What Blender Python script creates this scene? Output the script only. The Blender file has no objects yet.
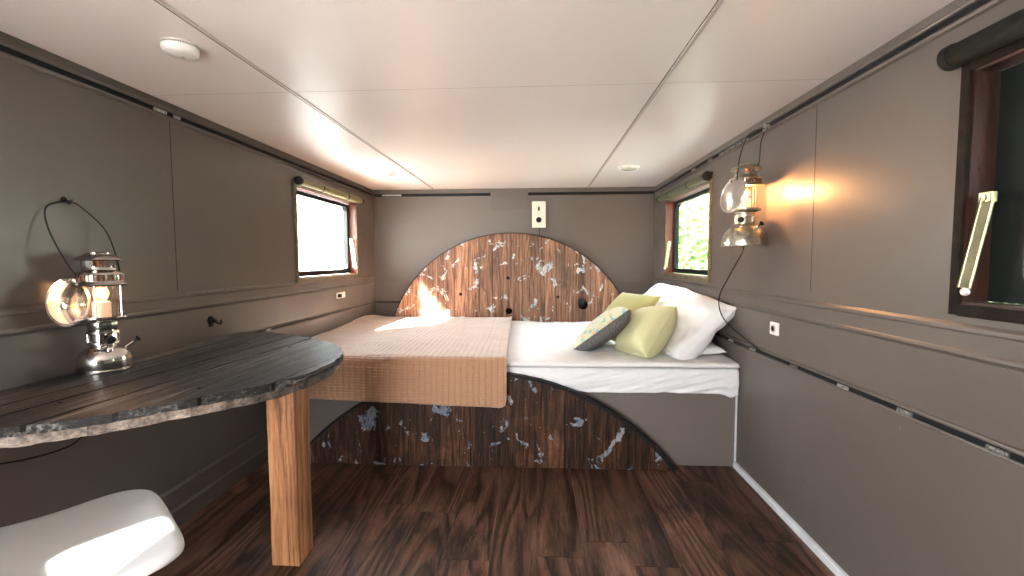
import bpy, bmesh, random, math
from math import sin, cos, pi, sqrt, atan2, radians, hypot, exp
from mathutils import Vector, Matrix, noise as mnoise
random.seed(7)
C = bpy.context.scene.collection
XL, XR, YB, ZC, YF = -1.613, 1.122, 4.45, 1.866, -1.3
WT = 0.06

# ------------------------------------------------------------------ shapes
def box(bm, x0, x1, y0, y1, z0, z1, M=None):
    vs = [bm.verts.new((x, y, z)) for x in (x0, x1) for y in (y0, y1) for z in (z0, z1)]
    if M is not None:
        for v in vs: v.co = M @ v.co
    fs = [(0,1,3,2),(4,6,7,5),(0,4,5,1),(2,3,7,6),(0,2,6,4),(1,5,7,3)]
    r = [bm.faces.new([vs[i] for i in f]) for f in fs]
    return vs, r

def lathe(bm, prof, seg=32, M=None, cap0=True, cap1=True):
    rings = []
    for (r, z) in prof:
        ring = []
        for i in range(seg):
            a = 2*pi*i/seg
            co = Vector((r*cos(a), r*sin(a), z))
            if M is not None: co = M @ co
            ring.append(bm.verts.new(co))
        rings.append(ring)
    for a, b in zip(rings, rings[1:]):
        for i in range(seg):
            j = (i+1) % seg
            bm.faces.new((a[i], a[j], b[j], b[i]))
    if cap0: bm.faces.new(rings[0][::-1])
    if cap1: bm.faces.new(rings[-1])
    return rings

def axis_matrix(p, d):
    d = Vector(d).normalized()
    q = Vector((0,0,1)).rotation_difference(d)
    return Matrix.Translation(Vector(p)) @ q.to_matrix().to_4x4()

def cyl(bm, p0, p1, r, r2=None, seg=16):
    p0, p1 = Vector(p0), Vector(p1)
    L = (p1-p0).length
    lathe(bm, [(r, 0), (r if r2 is None else r2, L)], seg, axis_matrix(p0, p1-p0))

def tube(bm, pts, r, seg=8, closed=False):
    pts = [Vector(p) for p in pts]; n = len(pts); rings = []
    up = None
    for i, p in enumerate(pts):
        a = pts[(i-1) % n] if (closed or i > 0) else p
        b = pts[(i+1) % n] if (closed or i < n-1) else p
        t = (b-a).normalized()
        if up is None:
            up = Vector((0,0,1)) if abs(t.z) < .9 else Vector((1,0,0))
        s = t.cross(up).normalized(); up = s.cross(t).normalized()
        rings.append([bm.verts.new(p + r*(cos(2*pi*k/seg)*s + sin(2*pi*k/seg)*up)) for k in range(seg)])
    m = n if closed else n-1
    for i in range(m):
        A, B = rings[i], rings[(i+1) % n]
        for k in range(seg):
            l = (k+1) % seg
            bm.faces.new((A[k], A[l], B[l], B[k]))
    if not closed:
        bm.faces.new(rings[0][::-1]); bm.faces.new(rings[-1])

def spline(pts, n=8):
    P = [Vector(p) for p in pts]; out = []
    for i in range(len(P)-1):
        a = P[max(i-1,0)]; b = P[i]; c = P[i+1]; d = P[min(i+2,len(P)-1)]
        for k in range(n):
            t = k/n
            out.append(0.5*((2*b)+(-a+c)*t+(2*a-5*b+4*c-d)*t*t+(-a+3*b-3*c+d)*t**3))
    out.append(P[-1]); return out

def clip(poly, nx, ny, c):          # keep nx*x+ny*y <= c
    out = []
    for i in range(len(poly)):
        p, q = poly[i], poly[(i+1) % len(poly)]
        dp, dq = nx*p[0]+ny*p[1]-c, nx*q[0]+ny*q[1]-c
        if dp <= 0: out.append(p)
        if dp*dq < 0:
            t = dp/(dp-dq); out.append((p[0]+t*(q[0]-p[0]), p[1]+t*(q[1]-p[1])))
    return out

def prism(bm, poly, z0, z1, M=None, val=None, lay=None, rough=0):
    def mk(z):
        r = []
        for x, y in poly:
            co = Vector((x, y, z))
            if rough: co += rough*mnoise.noise_vector(Vector((x*25, y*25, z*25)))
            if M is not None: co = M @ co
            r.append(bm.verts.new(co))
        return r
    a, b = mk(z0), mk(z1); n = len(poly); fs = []
    fs.append(bm.faces.new(a[::-1])); fs.append(bm.faces.new(b))
    for i in range(n):
        j = (i+1) % n; fs.append(bm.faces.new((a[i], a[j], b[j], b[i])))
    if lay is not None:
        for f in fs:
            for l in f.loops: l[lay] = (val, (val*7.31) % 1, (val*3.77) % 1, 1)
    return fs

def planks(bm, outline, ang, edges, z0, z1, gap, M=None, rough=0, zj=0.0):
    lay = bm.loops.layers.color.get('pl') or bm.loops.layers.color.new('pl')
    nx, ny = cos(ang), sin(ang)
    for i in range(len(edges)-1):
        a, b = edges[i]+gap/2, edges[i+1]-gap/2
        p = clip(clip(outline, nx, ny, b), -nx, -ny, -a)
        if len(p) < 3: continue
        dz = random.uniform(-zj, zj)
        prism(bm, p, z0, z1+dz, M, random.random(), lay, rough)

# ------------------------------------------------------------------ objects
def tag(o, label=None, cat=None, group=None, kind=None):
    if label: o['label'] = label
    if cat: o['category'] = cat
    if group: o['group'] = group
    if kind: o['kind'] = kind
    return o

def empty(name, loc, label, cat, group=None, kind=None):
    o = bpy.data.objects.new(name, None); C.objects.link(o); o.location = loc
    o.empty_display_size = .05
    return tag(o, label, cat, group, kind)

def root_of(o):
    while o.parent: o = o.parent
    return o

def mk(name, bm, m, parent=None, smooth=False, angle=35, local=False, bevel=0, seg=2, label=None):
    """world-space bmesh -> one mesh object (child verts are stored relative to the root's location)"""
    bmesh.ops.recalc_face_normals(bm, faces=bm.faces[:])
    me = bpy.data.meshes.new(name)
    if parent is None:
        xs = [v.co for v in bm.verts]
        lo = Vector([min(c[i] for c in xs) for i in range(3)]); hi = Vector([max(c[i] for c in xs) for i in range(3)])
        off = Vector(((lo.x+hi.x)/2, (lo.y+hi.y)/2, lo.z))
    else:
        off = Vector(root_of(parent).location)
    if not local:
        for v in bm.verts: v.co -= off
    bm.to_mesh(me); bm.free()
    o = bpy.data.objects.new(name, me); C.objects.link(o)
    if parent is None: o.location = off
    else: o.parent = parent
    for mm in (m if isinstance(m, (list, tuple)) else [m]): me.materials.append(mm)
    if smooth:
        for p in me.polygons: p.use_smooth = True
        if angle < 180:
            try: me.set_sharp_from_angle(angle=radians(angle))
            except Exception: pass
    if bevel:
        b = o.modifiers.new('bevel', 'BEVEL'); b.width = bevel; b.segments = seg; b.limit_method = 'ANGLE'; b.angle_limit = radians(40)
    if label: o['label'] = label
    return o

def NB(): return bmesh.new()
def structure(name, bm, m, parent=None, **k):
    o = mk(name, bm, m, parent, **k)
    if parent is None: o['kind'] = 'structure'
    return o

# ------------------------------------------------------------------ materials
class G:
    def __init__(s, name):
        s.m = bpy.data.materials.new(name); s.m.use_nodes = True
        s.t = s.m.node_tree; s.t.nodes.clear()
        s.out = s.t.nodes.new('ShaderNodeOutputMaterial')
    def n(s, typ, ins=None, **p):
        nd = s.t.nodes.new('ShaderNode'+typ)
        for k, v in p.items(): setattr(nd, k, v)
        for k, v in (ins or {}).items():
            s.set(nd.inputs[k], v)
        return nd
    def set(s, sock, v):
        if isinstance(v, bpy.types.NodeSocket): s.t.links.new(v, sock)
        elif isinstance(v, (int, float)) : sock.default_value = v if sock.type == 'VALUE' else ((v,)*3 if sock.type == 'VECTOR' else (v, v, v, 1))
        else:
            v = tuple(v)
            if sock.type == 'RGBA' and len(v) == 3: v = v+(1,)
            sock.default_value = v
    def coord(s, kind='Object', scale=(1,1,1), rot=(0,0,0), offs=None):
        c = s.n('TexCoord').outputs[kind]
        if offs is not None: c = s.vadd(c, offs)
        return s.n('Mapping', {'Vector': c, 'Scale': scale, 'Rotation': rot}).outputs[0]
    def vadd(s, a, b):
        return s.n('VectorMath', {0: a, 1: b}, operation='ADD').outputs[0]
    def math(s, op, a, b=0.0, c=None, clampv=False):
        ins = {0: a, 1: b}
        if c is not None: ins[2] = c
        return s.n('Math', ins, operation=op, use_clamp=clampv).outputs[0]
    def noise(s, vec, scale=5, detail=4, rough=.55, dist=0.0):
        return s.n('TexNoise', {'Vector': vec, 'Scale': scale, 'Detail': detail, 'Roughness': rough, 'Distortion': dist}).outputs['Fac']
    def ramp(s, fac, stops, interp='LINEAR'):
        r = s.n('ValToRGB', {'Fac': fac}); cr = r.color_ramp; cr.interpolation = interp
        while len(cr.elements) < len(stops): cr.elements.new(.5)
        for e, (p, c) in zip(cr.elements, stops):
            e.position = p; e.color = (c, c, c, 1) if isinstance(c, (int, float)) else tuple(c)+(1,)
        return r.outputs['Color']
    def mix(s, fac, a, b, mode='MIX'):
        nd = s.n('MixRGB', {'Fac': fac, 'Color1': a, 'Color2': b}, blend_type=mode)
        return nd.outputs[0]
    def bump(s, h, strength=.3, dist=.01, nrm=None):
        ins = {'Height': h, 'Strength': strength, 'Distance': dist}
        if nrm is not None: ins['Normal'] = nrm
        return s.n('Bump', ins).outputs[0]
    def bsdf(s, color, rough=.5, metal=0, normal=None, **k):
        ins = {'Base Color': color, 'Roughness': rough, 'Metallic': metal}
        if normal is not None: ins['Normal'] = normal
        for a, b in k.items(): ins[a.replace('_', ' ')] = b
        b = s.n('BsdfPrincipled', ins)
        s.t.links.new(b.outputs[0], s.out.inputs[0]); return s.m

def paint(name, col, rough=.4, var=.1, bumpy=.15, specks=False, scale=1.0, spec=.5):
    g = G(name); c = g.coord()
    n1 = g.noise(c, 1.4*scale, 3); n2 = g.noise(c, 60*scale, 3)
    dark = tuple(v*(1-var) for v in col); lite = tuple(min(1, v*(1+var)) for v in col)
    colr = g.ramp(n1, [(.3, dark), (.7, lite)])
    if specks:
        v = g.n('TexVoronoi', {'Vector': c, 'Scale': 5.0}).outputs['Distance']
        colr = g.mix(g.ramp(v, [(.012, .55), (.03, 0)]), colr, tuple(min(1, q*2.2) for q in col))
    h = g.math('ADD', g.math('MULTIPLY', n2, .25), g.noise(c, 5*scale, 2))
    r = g.ramp(g.noise(c, 3*scale, 3), [(.3, rough-.06), (.7, rough+.08)])
    return g.bsdf(colr, r, normal=g.bump(h, bumpy, .01), Specular_IOR_Level=spec)

def simple(name, col, rough=.5, metal=0, var=.08, scale=20, bumpy=.05, **k):
    g = G(name); c = g.coord()
    n1 = g.noise(c, scale, 4)
    colr = g.ramp(n1, [(.3, tuple(v*(1-var) for v in col)), (.7, tuple(min(1, v*(1+var)) for v in col))])
    if max(col) < .03: k.setdefault('Specular_IOR_Level', .12)
    return g.bsdf(colr, rough, metal, g.bump(g.noise(c, scale*4, 2), bumpy, .002), **k)

def wood(name, cols, scale=(1,1,1), grain=1.0, rough=.45, bumpy=.3, flakes=0, flake_col=(.5,.6,.68), flake_col2=(.70,.70,.67), stain=0, stain_col=(.01,.009,.008),
         rot=(0,0,0), rings=.35, plank_var=.35, spec=.5, rough_var=.12, stain_scale=1.6, bdist=.008, cell=26, plscale=1.0, ringdist=9):
    """grain runs along the local axis whose scale is small"""
    g = G(name)
    pl = g.n('Attribute', attribute_name='pl').outputs['Color']
    off = g.n('VectorMath', {0: pl, 'Scale': 7.0}, operation='SCALE').outputs[0]
    raw = g.coord('Object', rot=rot)
    base = g.n('Mapping', {'Vector': g.vadd(raw, off), 'Scale': scale}).outputs[0]
    fine = g.noise(base, 60*grain, 8, .72, .3)
    mid = g.noise(base, 9*grain, 4, .5, .6)
    lowv = g.n('Mapping', {'Vector': base, 'Scale': (1, 1, 1)}).outputs[0]
    cont = g.math('FRACT', g.math('MULTIPLY', g.noise(lowv, 3.2*plscale, 1.5, .4, .15), ringdist))
    ringf = g.ramp(cont, [(0, .30), (.55, .62), (.85, .50), (.97, .22), (1, .30)])
    w = g.math('ADD', g.math('MULTIPLY', ringf, .8), g.math('MULTIPLY', fine, .2))
    f = g.math('ADD', g.math('MULTIPLY', fine, .62), g.math('MULTIPLY', mid, .38))
    f = g.math('ADD', g.math('MULTIPLY', f, 1-rings), g.math('MULTIPLY', w, rings))
    col = g.ramp(f, [(.37, cols[0]), (.455, cols[1]), (.53, cols[2]), (.62, cols[3] if len(cols) > 3 else cols[2])])
    sep = g.n('SeparateColor', {'Color': pl}).outputs
    tint = g.math('ADD', g.math('MULTIPLY', sep[1], plank_var), 1-plank_var/2)
    col = g.mix(1.0, col, g.n('CombineColor', {0: tint, 1: tint, 2: tint}).outputs[0], 'MULTIPLY')
    r = g.math('ADD', g.math('MULTIPLY', fine, rough_var), rough-rough_var/2)
    height = f
    if stain:
        s = g.noise(g.vadd(raw, (3.1, 0, 1.7)), stain_scale, 5, .62, .4)
        mask = g.ramp(s, [(.62-stain*.3, 0), (.72-stain*.3, 1)])
        crack = g.ramp(fine, [(.3, 1), (.62, .35)])
        mask = g.math('MULTIPLY', mask, crack)
        col = g.mix(mask, col, stain_col)
    if flakes:
        sv = g.n('Mapping', {'Vector': g.vadd(raw, (7.7, 2.2, 4.4)), 'Scale': (1, 1, .8)}).outputs[0]
        n1 = g.noise(sv, cell*.42, 7, .62, .6)
        n2 = g.noise(raw, cell*5, 4, .7)
        thr = .69-flakes*.18
        m1 = g.ramp(n1, [(thr, 0), (thr+.018, 1)])
        m1 = g.math('MULTIPLY', m1, g.ramp(n2, [(.36, 0), (.50, 1)]))
        m2 = g.ramp(g.noise(raw, cell*2.6, 4, .6), [(.70, 0), (.73, .9)])
        mask = g.math('MAXIMUM', m1, m2)
        fc = g.mix(g.ramp(g.noise(raw, cell*.8, 2), [(.42, 0), (.58, 1)]), flake_col, flake_col2)
        col = g.mix(g.math('MULTIPLY', mask, .88), col, fc)
        height = g.math('ADD', f, g.math('MULTIPLY', mask, .3))
    return g.bsdf(col, r, normal=g.bump(height, bumpy, bdist), Specular_IOR_Level=spec)

M_wall = paint('taupe_wall_paint', (.100, .084, .075), .38, .06, .12, True, spec=.4)
M_trim = paint('taupe_trim_paint', (.100, .084, .075), .42, .06, .15, spec=.35)
def ceilmat():
    g = G('ceiling_white'); c = g.coord()
    col = g.ramp(g.noise(c, 1.2, 2), [(.3, (.75,.70,.685)), (.7, (.78,.73,.715))])
    return g.bsdf(col, .36, normal=g.bump(g.noise(c, 2.2, 1), .035, .02), Specular_IOR_Level=.35)
M_ceil = ceilmat()
M_rear = paint('dark_rear_bounce_cut', (.045, .040, .036), .5, .06, .12)  # for the unseen rear wall, coloured dark to cut bounced light
M_strip = paint('ceiling_strip_paint', (.46, .42, .39), .35, .05, .05)
M_black = simple('black_slot', (.012, .012, .013), .55)
M_cord = simple('black_cord', (.012, .012, .012), .4)
M_chrome = simple('chrome', (.62, .60, .57), .13, 1.0, .2, 30, .04)
M_wornmetal = simple('worn_nickel', (.44, .42, .35), .3, 1.0, .35, 60, .35)
M_steel = simple('galvanised_steel', (.5, .5, .48), .35, 1.0, .3, 60, .2)
M_brass = simple('pale_brass', (.62, .58, .36), .28, 1.0, .2, 25, .1)
M_gold = simple('gold_metal', (.5, .38, .16), .35, 1.0, .2, 25, .1)
M_white = simple('white_plastic', (.78, .76, .73), .35)
M_shell = simple('white_chair_shell', (.80, .80, .80), .28, 0, .02, 3, .01)
M_knob = simple('ivory_knob', (.75, .70, .62), .3)
M_hole = simple('dark_hole', (.006, .006, .006), .9)
M_rubber = simple('black_rubber', (.013, .013, .014), .6, 0, .2, 30, .3)
M_rimw = simple('painted_floor_trim', (.62, .64, .66), .4, 0, .12, 12, .1)
M_frameO = simple('olive_window_wood', (.105, .085, .045), .5, 0, .4, 25, .3)
M_frameD = simple('dark_window_wood', (.014, .010, .008), .75, 0, .4, 25, .3)
M_reveal = wood('red_hardwood', [(.05,.012,.006),(.12,.028,.014),(.19,.05,.025),(.24,.07,.035)], (1,1,.12), 1, .35, .2, rings=.1)
M_reveal_shaded = wood('shaded_red_hardwood', [(.012,.004,.003),(.03,.010,.006),(.055,.018,.011),(.08,.028,.017)], (1,1,.12), 1, .5, .2, rings=.1)  # same red hardwood as the other linings, with shade painted into the colour
M_sash = simple('black_sash', (.010, .012, .011), .5)
M_blindO = simple('olive_blind_fabric', (.17, .155, .075), .75, 0, .15, 60, .4)
M_blindD = simple('black_blind_fabric', (.012, .013, .010), .75, 0, .15, 60, .4)
M_blindM = simple('moss_blind_fabric', (.06, .062, .028), .75, 0, .15, 60, .4)
M_floor = wood('walnut_floor', [(.016,.008,.005),(.060,.029,.018),(.125,.062,.040),(.20,.108,.070)], (1,.10,1), 1.5, .38, .5, spec=.2, rings=.5, plank_var=.55, stain=.25, ringdist=16, plscale=1.3)
M_head = wood('reclaimed_spool_wood', [(.03,.013,.007),(.15,.066,.036),(.34,.17,.095),(.50,.29,.18)], (1,1,.05), 1.9, .45, .8, spec=.35, ringdist=22, plscale=1.6, flakes=.52, stain=.18, stain_col=(.05,.03,.02), plank_var=.75, rings=.30, flake_col=(.36,.52,.62))
M_panel = wood('stained_spool_wood', [(.014,.007,.004),(.055,.022,.012),(.125,.052,.026),(.21,.10,.055)], (1,1,.06), 1.9, .42, .6, spec=.15, ringdist=22, plscale=1.6, flakes=.52, stain=.86, plank_var=.6, rings=.30, flake_col=(.20,.27,.36), stain_scale=3.6, cell=22, flake_col2=(.38,.40,.42))
M_table = wood('weathered_black_table', [(.002,.002,.002),(.010,.009,.009),(.060,.054,.052),(.30,.275,.265)], (1,.045,1), 1.7, .44, 1.0, spec=.25, bdist=.03, stain=.40, plank_var=.5, rings=.05, rough_var=.25, stain_scale=2.6)
M_tabedge = wood('pale_table_underlayer', [(.03,.02,.015),(.13,.095,.075),(.24,.185,.15),(.32,.26,.21)], (.3,1,1), 1.6, .6, .8, stain=.42, plank_var=.3, rings=.05)
M_post = wood('orange_pine_post', [(.12,.045,.018),(.30,.125,.05),(.44,.20,.085),(.60,.33,.17)], (1,1,.06), 2.0, .5, 1.0, stain=.12, stain_col=(.08,.04,.02), rings=.35, plank_var=0, ringdist=16, plscale=1.5)
M_tree = simple('bark', (.12, .09, .06), .9)
M_duvet = None

def fabric(name, col, weave=400, rough=.85, crease=.25, cs=6.0, var=.04, sheen=.2):
    g = G(name); c = g.coord()
    n = g.noise(c, cs, 4, .5, .6)
    w = g.n('TexWave', {'Vector': c, 'Scale': weave, 'Distortion': 1.0}).outputs['Fac']
    h = g.math('ADD', n, g.math('MULTIPLY', w, .02))
    colr = g.ramp(g.noise(c, 3), [(.3, tuple(v*(1-var) for v in col)), (.7, tuple(min(1, v*(1+var)) for v in col))])
    return g.bsdf(colr, rough, normal=g.bump(h, crease, .03), Sheen_Weight=sheen)
M_duvet = fabric('white_duvet_cotton', (.84, .84, .85), crease=.6, cs=7)
M_sheet = fabric('white_sheet_cotton', (.84, .84, .86), crease=.5, cs=8)
M_pillow = fabric('white_pillow_cotton', (.82, .82, .83), crease=.45, cs=8)
M_green = fabric('pale_lime_velvet', (.56, .55, .31), rough=.7, crease=.2, cs=9)
M_green2 = fabric('olive_lime_velvet', (.36, .35, .13), rough=.7, crease=.2, cs=9)

def quilt():
    g = G('tan_quilted_cotton')
    q = g.n('SeparateXYZ', {0: g.n('TexCoord').outputs['UV']}).outputs
    jit = g.math('MULTIPLY', g.noise(g.coord(), 14, 2), .006)
    a = g.math('ABSOLUTE', g.math('SINE', g.math('MULTIPLY', g.math('ADD', q[0], jit), pi/.034)))
    b_ = g.math('ABSOLUTE', g.math('SINE', g.math('MULTIPLY', g.math('ADD', q[1], jit), pi/.017)))
    ha = g.math('POWER', a, .45); hb_ = g.math('POWER', b_, .5)
    h = g.math('ADD', g.math('MULTIPLY', ha, .7), g.math('MULTIPLY', hb_, .3))
    n = g.noise(g.coord(), 45, 3)
    hh = g.math('ADD', h, g.math('MULTIPLY', n, .3))
    m = g.math('ADD', g.ramp(a, [(.06, .7), (.30, 0)]), g.ramp(b_, [(.10, .08), (.4, 0)]), clampv=True)
    col = g.mix(m, (.43, .235, .135), (.27, .14, .078))
    return g.bsdf(col, .60, normal=g.bump(hh, 1.0, .007), Sheen_Weight=.9, Sheen_Roughness=.4)
M_quilt = quilt()

def print_fabric():
    g = G('floral_print_cotton'); c = g.coord()
    warp = g.n('TexNoise', {'Vector': c, 'Scale': 40, 'Detail': 2}).outputs['Color']
    wv = g.vadd(c, g.n('VectorMath', {0: warp, 'Scale': .03}, operation='SCALE').outputs[0])
    v = g.n('TexVoronoi', {'Vector': wv, 'Scale': 45.0})
    rnd = g.n('SeparateColor', {'Color': v.outputs['Color']}).outputs
    colr = g.ramp(rnd[0], [(.0, (.56,.56,.42)), (.45, (.50,.53,.36)), (.62, (.22,.44,.42)), (.8, (.62,.42,.26)), (.9, (.58,.58,.46))], 'CONSTANT')
    colr = g.mix(g.ramp(v.outputs['Distance'], [(.45, 0), (.8, .8)]), colr, (.56,.57,.42))
    return g.bsdf(colr, .8, normal=g.bump(g.noise(c, 9, 3), .2, .03), Sheen_Weight=.2)
M_print = print_fabric()
def tweed():
    g = G('charcoal_tweed'); c = g.coord()
    n = g.noise(g.n('Mapping', {'Vector': c, 'Scale': (1, 1, 1)}).outputs[0], 260, 3, .7)
    colr = g.ramp(n, [(.38, (.030,.032,.036)), (.5, (.09,.09,.095)), (.66, (.24,.24,.24))])
    return g.bsdf(colr, .9, normal=g.bump(n, .4, .003))
M_tweed = tweed()

def glass(name, tint=(.95, .97, .96), gloss=.08, rough=.01):
    g = G(name)
    tr = g.n('BsdfTransparent', {'Color': tint}); gl = g.n('BsdfGlossy', {'Color': (1,1,1), 'Roughness': rough})
    fr = g.n('LayerWeight', {'Blend': .12}).outputs['Fresnel']
    f = g.math('ADD', g.math('MULTIPLY', fr, .7), gloss*.4, clampv=True)
    mx = g.n('MixShader', {0: f, 1: tr.outputs[0], 2: gl.outputs[0]})
    g.t.links.new(mx.outputs[0], g.out.inputs[0]); return g.m
M_pane = glass('window_glass')
M_globe = glass('lantern_glass', (.96, .95, .93), .12)
def ventmat():
    g = G('perforated_metal'); o = g.n('TexCoord').outputs['Object']; q = g.n('SeparateXYZ', {0: o}).outputs
    a = g.math('MULTIPLY', g.math('ARCTAN2', q[1], q[0]), 34/(2*pi))
    f = g.math('ABSOLUTE', g.math('SUBTRACT', g.math('FRACT', g.math('ADD', a, 50)), .5))
    col = g.mix(g.ramp(f, [(.24, 1), (.30, 0)]), (.5,.47,.42), (.10,.03,.012))
    return g.bsdf(col, .25, g.ramp(f, [(.24, 0), (.30, 1)]))
M_vent = ventmat()
def grillemat():
    g = G('slotted_grille'); o = g.n('TexCoord').outputs['Object']; q = g.n('SeparateXYZ', {0: o}).outputs
    a = g.math('MULTIPLY', g.math('ARCTAN2', q[1], q[0]), 44/(2*pi))
    f = g.math('FRACT', g.math('ADD', a, 50))
    return g.bsdf(g.ramp(f, [(.5, (.13,.12,.11)), (.55, (.62,.58,.55))]), .5)
M_grille = grillemat()
def emis(name, col, s):
    g = G(name); e = g.n('Emission', {'Color': col, 'Strength': s})
    g.t.links.new(e.outputs[0], g.out.inputs[0]); return g.m
M_bulb = emis('glowing_filament', (1.0, .55, .24), 70)
def bulbmat():
    g = G('glowing_bulb'); tr = g.n('BsdfTransparent', {'Color': (1, .9, .8)}); em = g.n('Emission', {'Color': (1.0, .42, .14), 'Strength': 1.1})
    ad = g.n('AddShader', {0: tr.outputs[0], 1: em.outputs[0]}); g.t.links.new(ad.outputs[0], g.out.inputs[0]); return g.m
M_bulbglass = bulbmat()
def leafmat():
    g = G('leaf_green'); c = g.coord()
    col = g.ramp(g.noise(c, 1.2, 3), [(.3, (.13, .20, .08)), (.7, (.30, .40, .18))])
    d = g.n('BsdfDiffuse', {'Color': col}); t = g.n('BsdfTranslucent', {'Color': col})
    mx = g.n('MixShader', {0: .45, 1: d.outputs[0], 2: t.outputs[0]})
    g.t.links.new(mx.outputs[0], g.out.inputs[0]); return g.m
M_leaf = leafmat(); M_leafd = simple('dark_leaf_green', (.05, .09, .025), .7, 0, .4, 2, .0)
M_grass = simple('dry_gravel', (.42, .40, .36), .9, 0, .2, 2, .5)

# ------------------------------------------------------------------ room shell
def wall_x(name, xa, xb, holes, ya=YF-WT, yb=YB+WT, z0=-.08, z1=ZC+.07):
    bm = NB()
    ys = sorted({ya, yb} | {h[0] for h in holes} | {h[1] for h in holes})
    for a, b in zip(ys, ys[1:]):
        hs = [h for h in holes if h[0] <= a+1e-6 and h[1] >= b-1e-6]
        if hs:
            h = hs[0]; box(bm, xa, xb, a, b, z0, h[2]); box(bm, xa, xb, a, b, h[3], z1)
        else: box(bm, xa, xb, a, b, z0, z1)
    return structure(name, bm, M_wall)
WZ0, WZ1 = 1.052, 1.672
WL = (2.985, 3.985, WZ0, WZ1); WR = (3.03, 4.03, WZ0, WZ1); WN = (.62, 1.262, WZ0, 1.655); WLN = (-1.15, .60, .70, 1.36)
wall_x('wall_left', XL-WT, XL, [WL, WLN])
wall_x('wall_right', XR, XR+WT, [WR, WN])
bm = NB(); box(bm, XL, XR, YB, YB+WT, -.08, ZC+.07); structure('wall_back', bm, M_wall)
bm = NB()
DX0, DX1, DZ = -1.55, -.88, 1.80
box(bm, XL, DX0, YF-WT, YF, -.08, ZC+.07); box(bm, DX1, XR, YF-WT, YF, -.08, ZC+.07); box(bm, DX0, DX1, YF-WT, YF, DZ, ZC+.07)
structure('wall_front', bm, M_rear)
# the door leaf stands open outside, square to the rear wall
bm = NB(); box(bm, DX1+.03, DX1+.07, YF-WT-.93, YF-WT-.01, .004, DZ-.004)
d1 = structure('door_1', bm, M_trim, bevel=.003)
for za, zb in ((.12, .80), (.95, 1.65)):
    bm = NB(); box(bm, DX1+.024, DX1+.031, YF-WT-.83, YF-WT-.11, za, zb); mk('door_panel', bm, M_trim, d1, bevel=.003)
bm = NB(); cyl(bm, (DX1+.03, YF-WT-.86, .88), (DX1-.01, YF-WT-.86, .88), .009); cyl(bm, (DX1-.01, YF-WT-.87, .88), (DX1-.01, YF-WT-.76, .88), .008); mk('door_handle', bm, M_steel, d1, smooth=True)
bm = NB(); box(bm, XL, XR, YF, YB, ZC, ZC+.05); structure('ceiling', bm, M_ceil)
# floor planks
bm = NB()
lay = bm.loops.layers.color.new('pl')
w = .187; x = XL-.07
while x < XR:
    y = YF - random.uniform(0, 1.2)
    while y < YB:
        L = 1.28
        x0, x1, y0, y1 = max(x, XL), min(x+w, XR), max(y, YF), min(y+L, YB)
        if x1-x0 > .01 and y1-y0 > .01:
            prism(bm, [(x0+.0008, y0+.0008), (x1-.0008, y0+.0008), (x1-.0008, y1-.0008), (x0+.0008, y1-.0008)], -.012, 0, None, random.random(), lay)
        y += L
    x += w
box(bm, XL, XR, YF, YB, -.07, -.0125)
structure('floor', bm, M_floor)

# mouldings: each one is a trim
tn = [0]
def trim(fn, m=M_trim, bevel=.002):
    tn[0] += 1
    bm = NB(); fn(bm)
    return structure('trim_%d' % tn[0], bm, m, bevel=bevel)
def prof_x(bm, xw, s, y0, y1, prof):
    """extrude a (proud, z) profile along y on a side wall; s=+1 left wall, -1 right wall"""
    a = [bm.verts.new((xw+s*p, y0, z)) for p, z in prof]; b = [bm.verts.new((xw+s*p, y1, z)) for p, z in prof]
    n = len(prof)
    for i in range(n): bm.faces.new((a[i], a[(i+1)%n], b[(i+1)%n], b[i]))
    bm.faces.new(a[::-1]); bm.faces.new(b)
def band(xw, s, zb, zt):
    trim(lambda bm: prof_x(bm, xw, s, YF, YB, [(0,zb-.012),(.006,zb-.008),(.013,zb),(.012,zb+.008),(.008,zb+.012),(.008,zt-.012),(.012,zt-.006),(.011,zt+.004),(.004,zt+.012),(0,zt+.012)]), bevel=0)
band(XL, 1, .955, 1.018); band(XR, -1, .921, .990)
trim(lambda bm: [box(bm, XL+.013, XR-.013, YB-.008, YB, .965, 1.017)])
# lower lashing rails
def rail_x(xw, s, z0, z1, gap, m, y0=YF, y1=YB):
    def f(bm):
        prof_x(bm, xw, s, y0, y1, [(0,z1),(.007,z1),(.009,z1+.005),(.007,z1+.010),(0,z1+.012)])
        prof_x(bm, xw, s, y0, y1, [(0,z0-.012),(.007,z0-.010),(.009,z0-.005),(.007,z0),(0,z0)])
    t = trim(f, m, 0)
    bm = NB(); xs = sorted((xw, xw+s*.0025)); box(bm, xs[0], xs[1], y0, y1, z0, z1)
    mk('rail_slot', bm, M_black, t)
    return t
def fitting(t, xw, s, y, z, L=.05, m=M_steel):
    bm = NB(); x = xw+s*.007
    for k in range(3):
        cyl(bm, (x-s*.004, y-L/2+k*L/2, z), (x+s*.006, y-L/2+k*L/2, z), .0062, .004, 10)
    xs = sorted((x-s*.003, x+s*.0015)); box(bm, xs[0], xs[1], y-L/2-.008, y+L/2+.008, z-.006, z+.006)
    mk('rail_fitting', bm, m, t, smooth=True)
t = rail_x(XR, -1, .699, .717, 0, M_trim)
for y in (2.66, 2.40, 2.02, 1.70, 1.42, 1.14): fitting(t, XR, -1, y, .706, .04, M_trim if y in (2.02,) else M_steel)
t = rail_x(XL, 1, .757, .764, 0, M_trim); fitting(t, XL, 1, 2.62, .760, .03)
t = trim(lambda bm: [box(bm, XL+.01, XR-.01, YB-.009, YB, .766, .776), box(bm, XL+.01, XR-.01, YB-.009, YB, .744, .752)])
bm = NB(); box(bm, XL+.01, XR-.01, YB-.003, YB, .752, .766); mk('rail_slot', bm, M_black, t)
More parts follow.
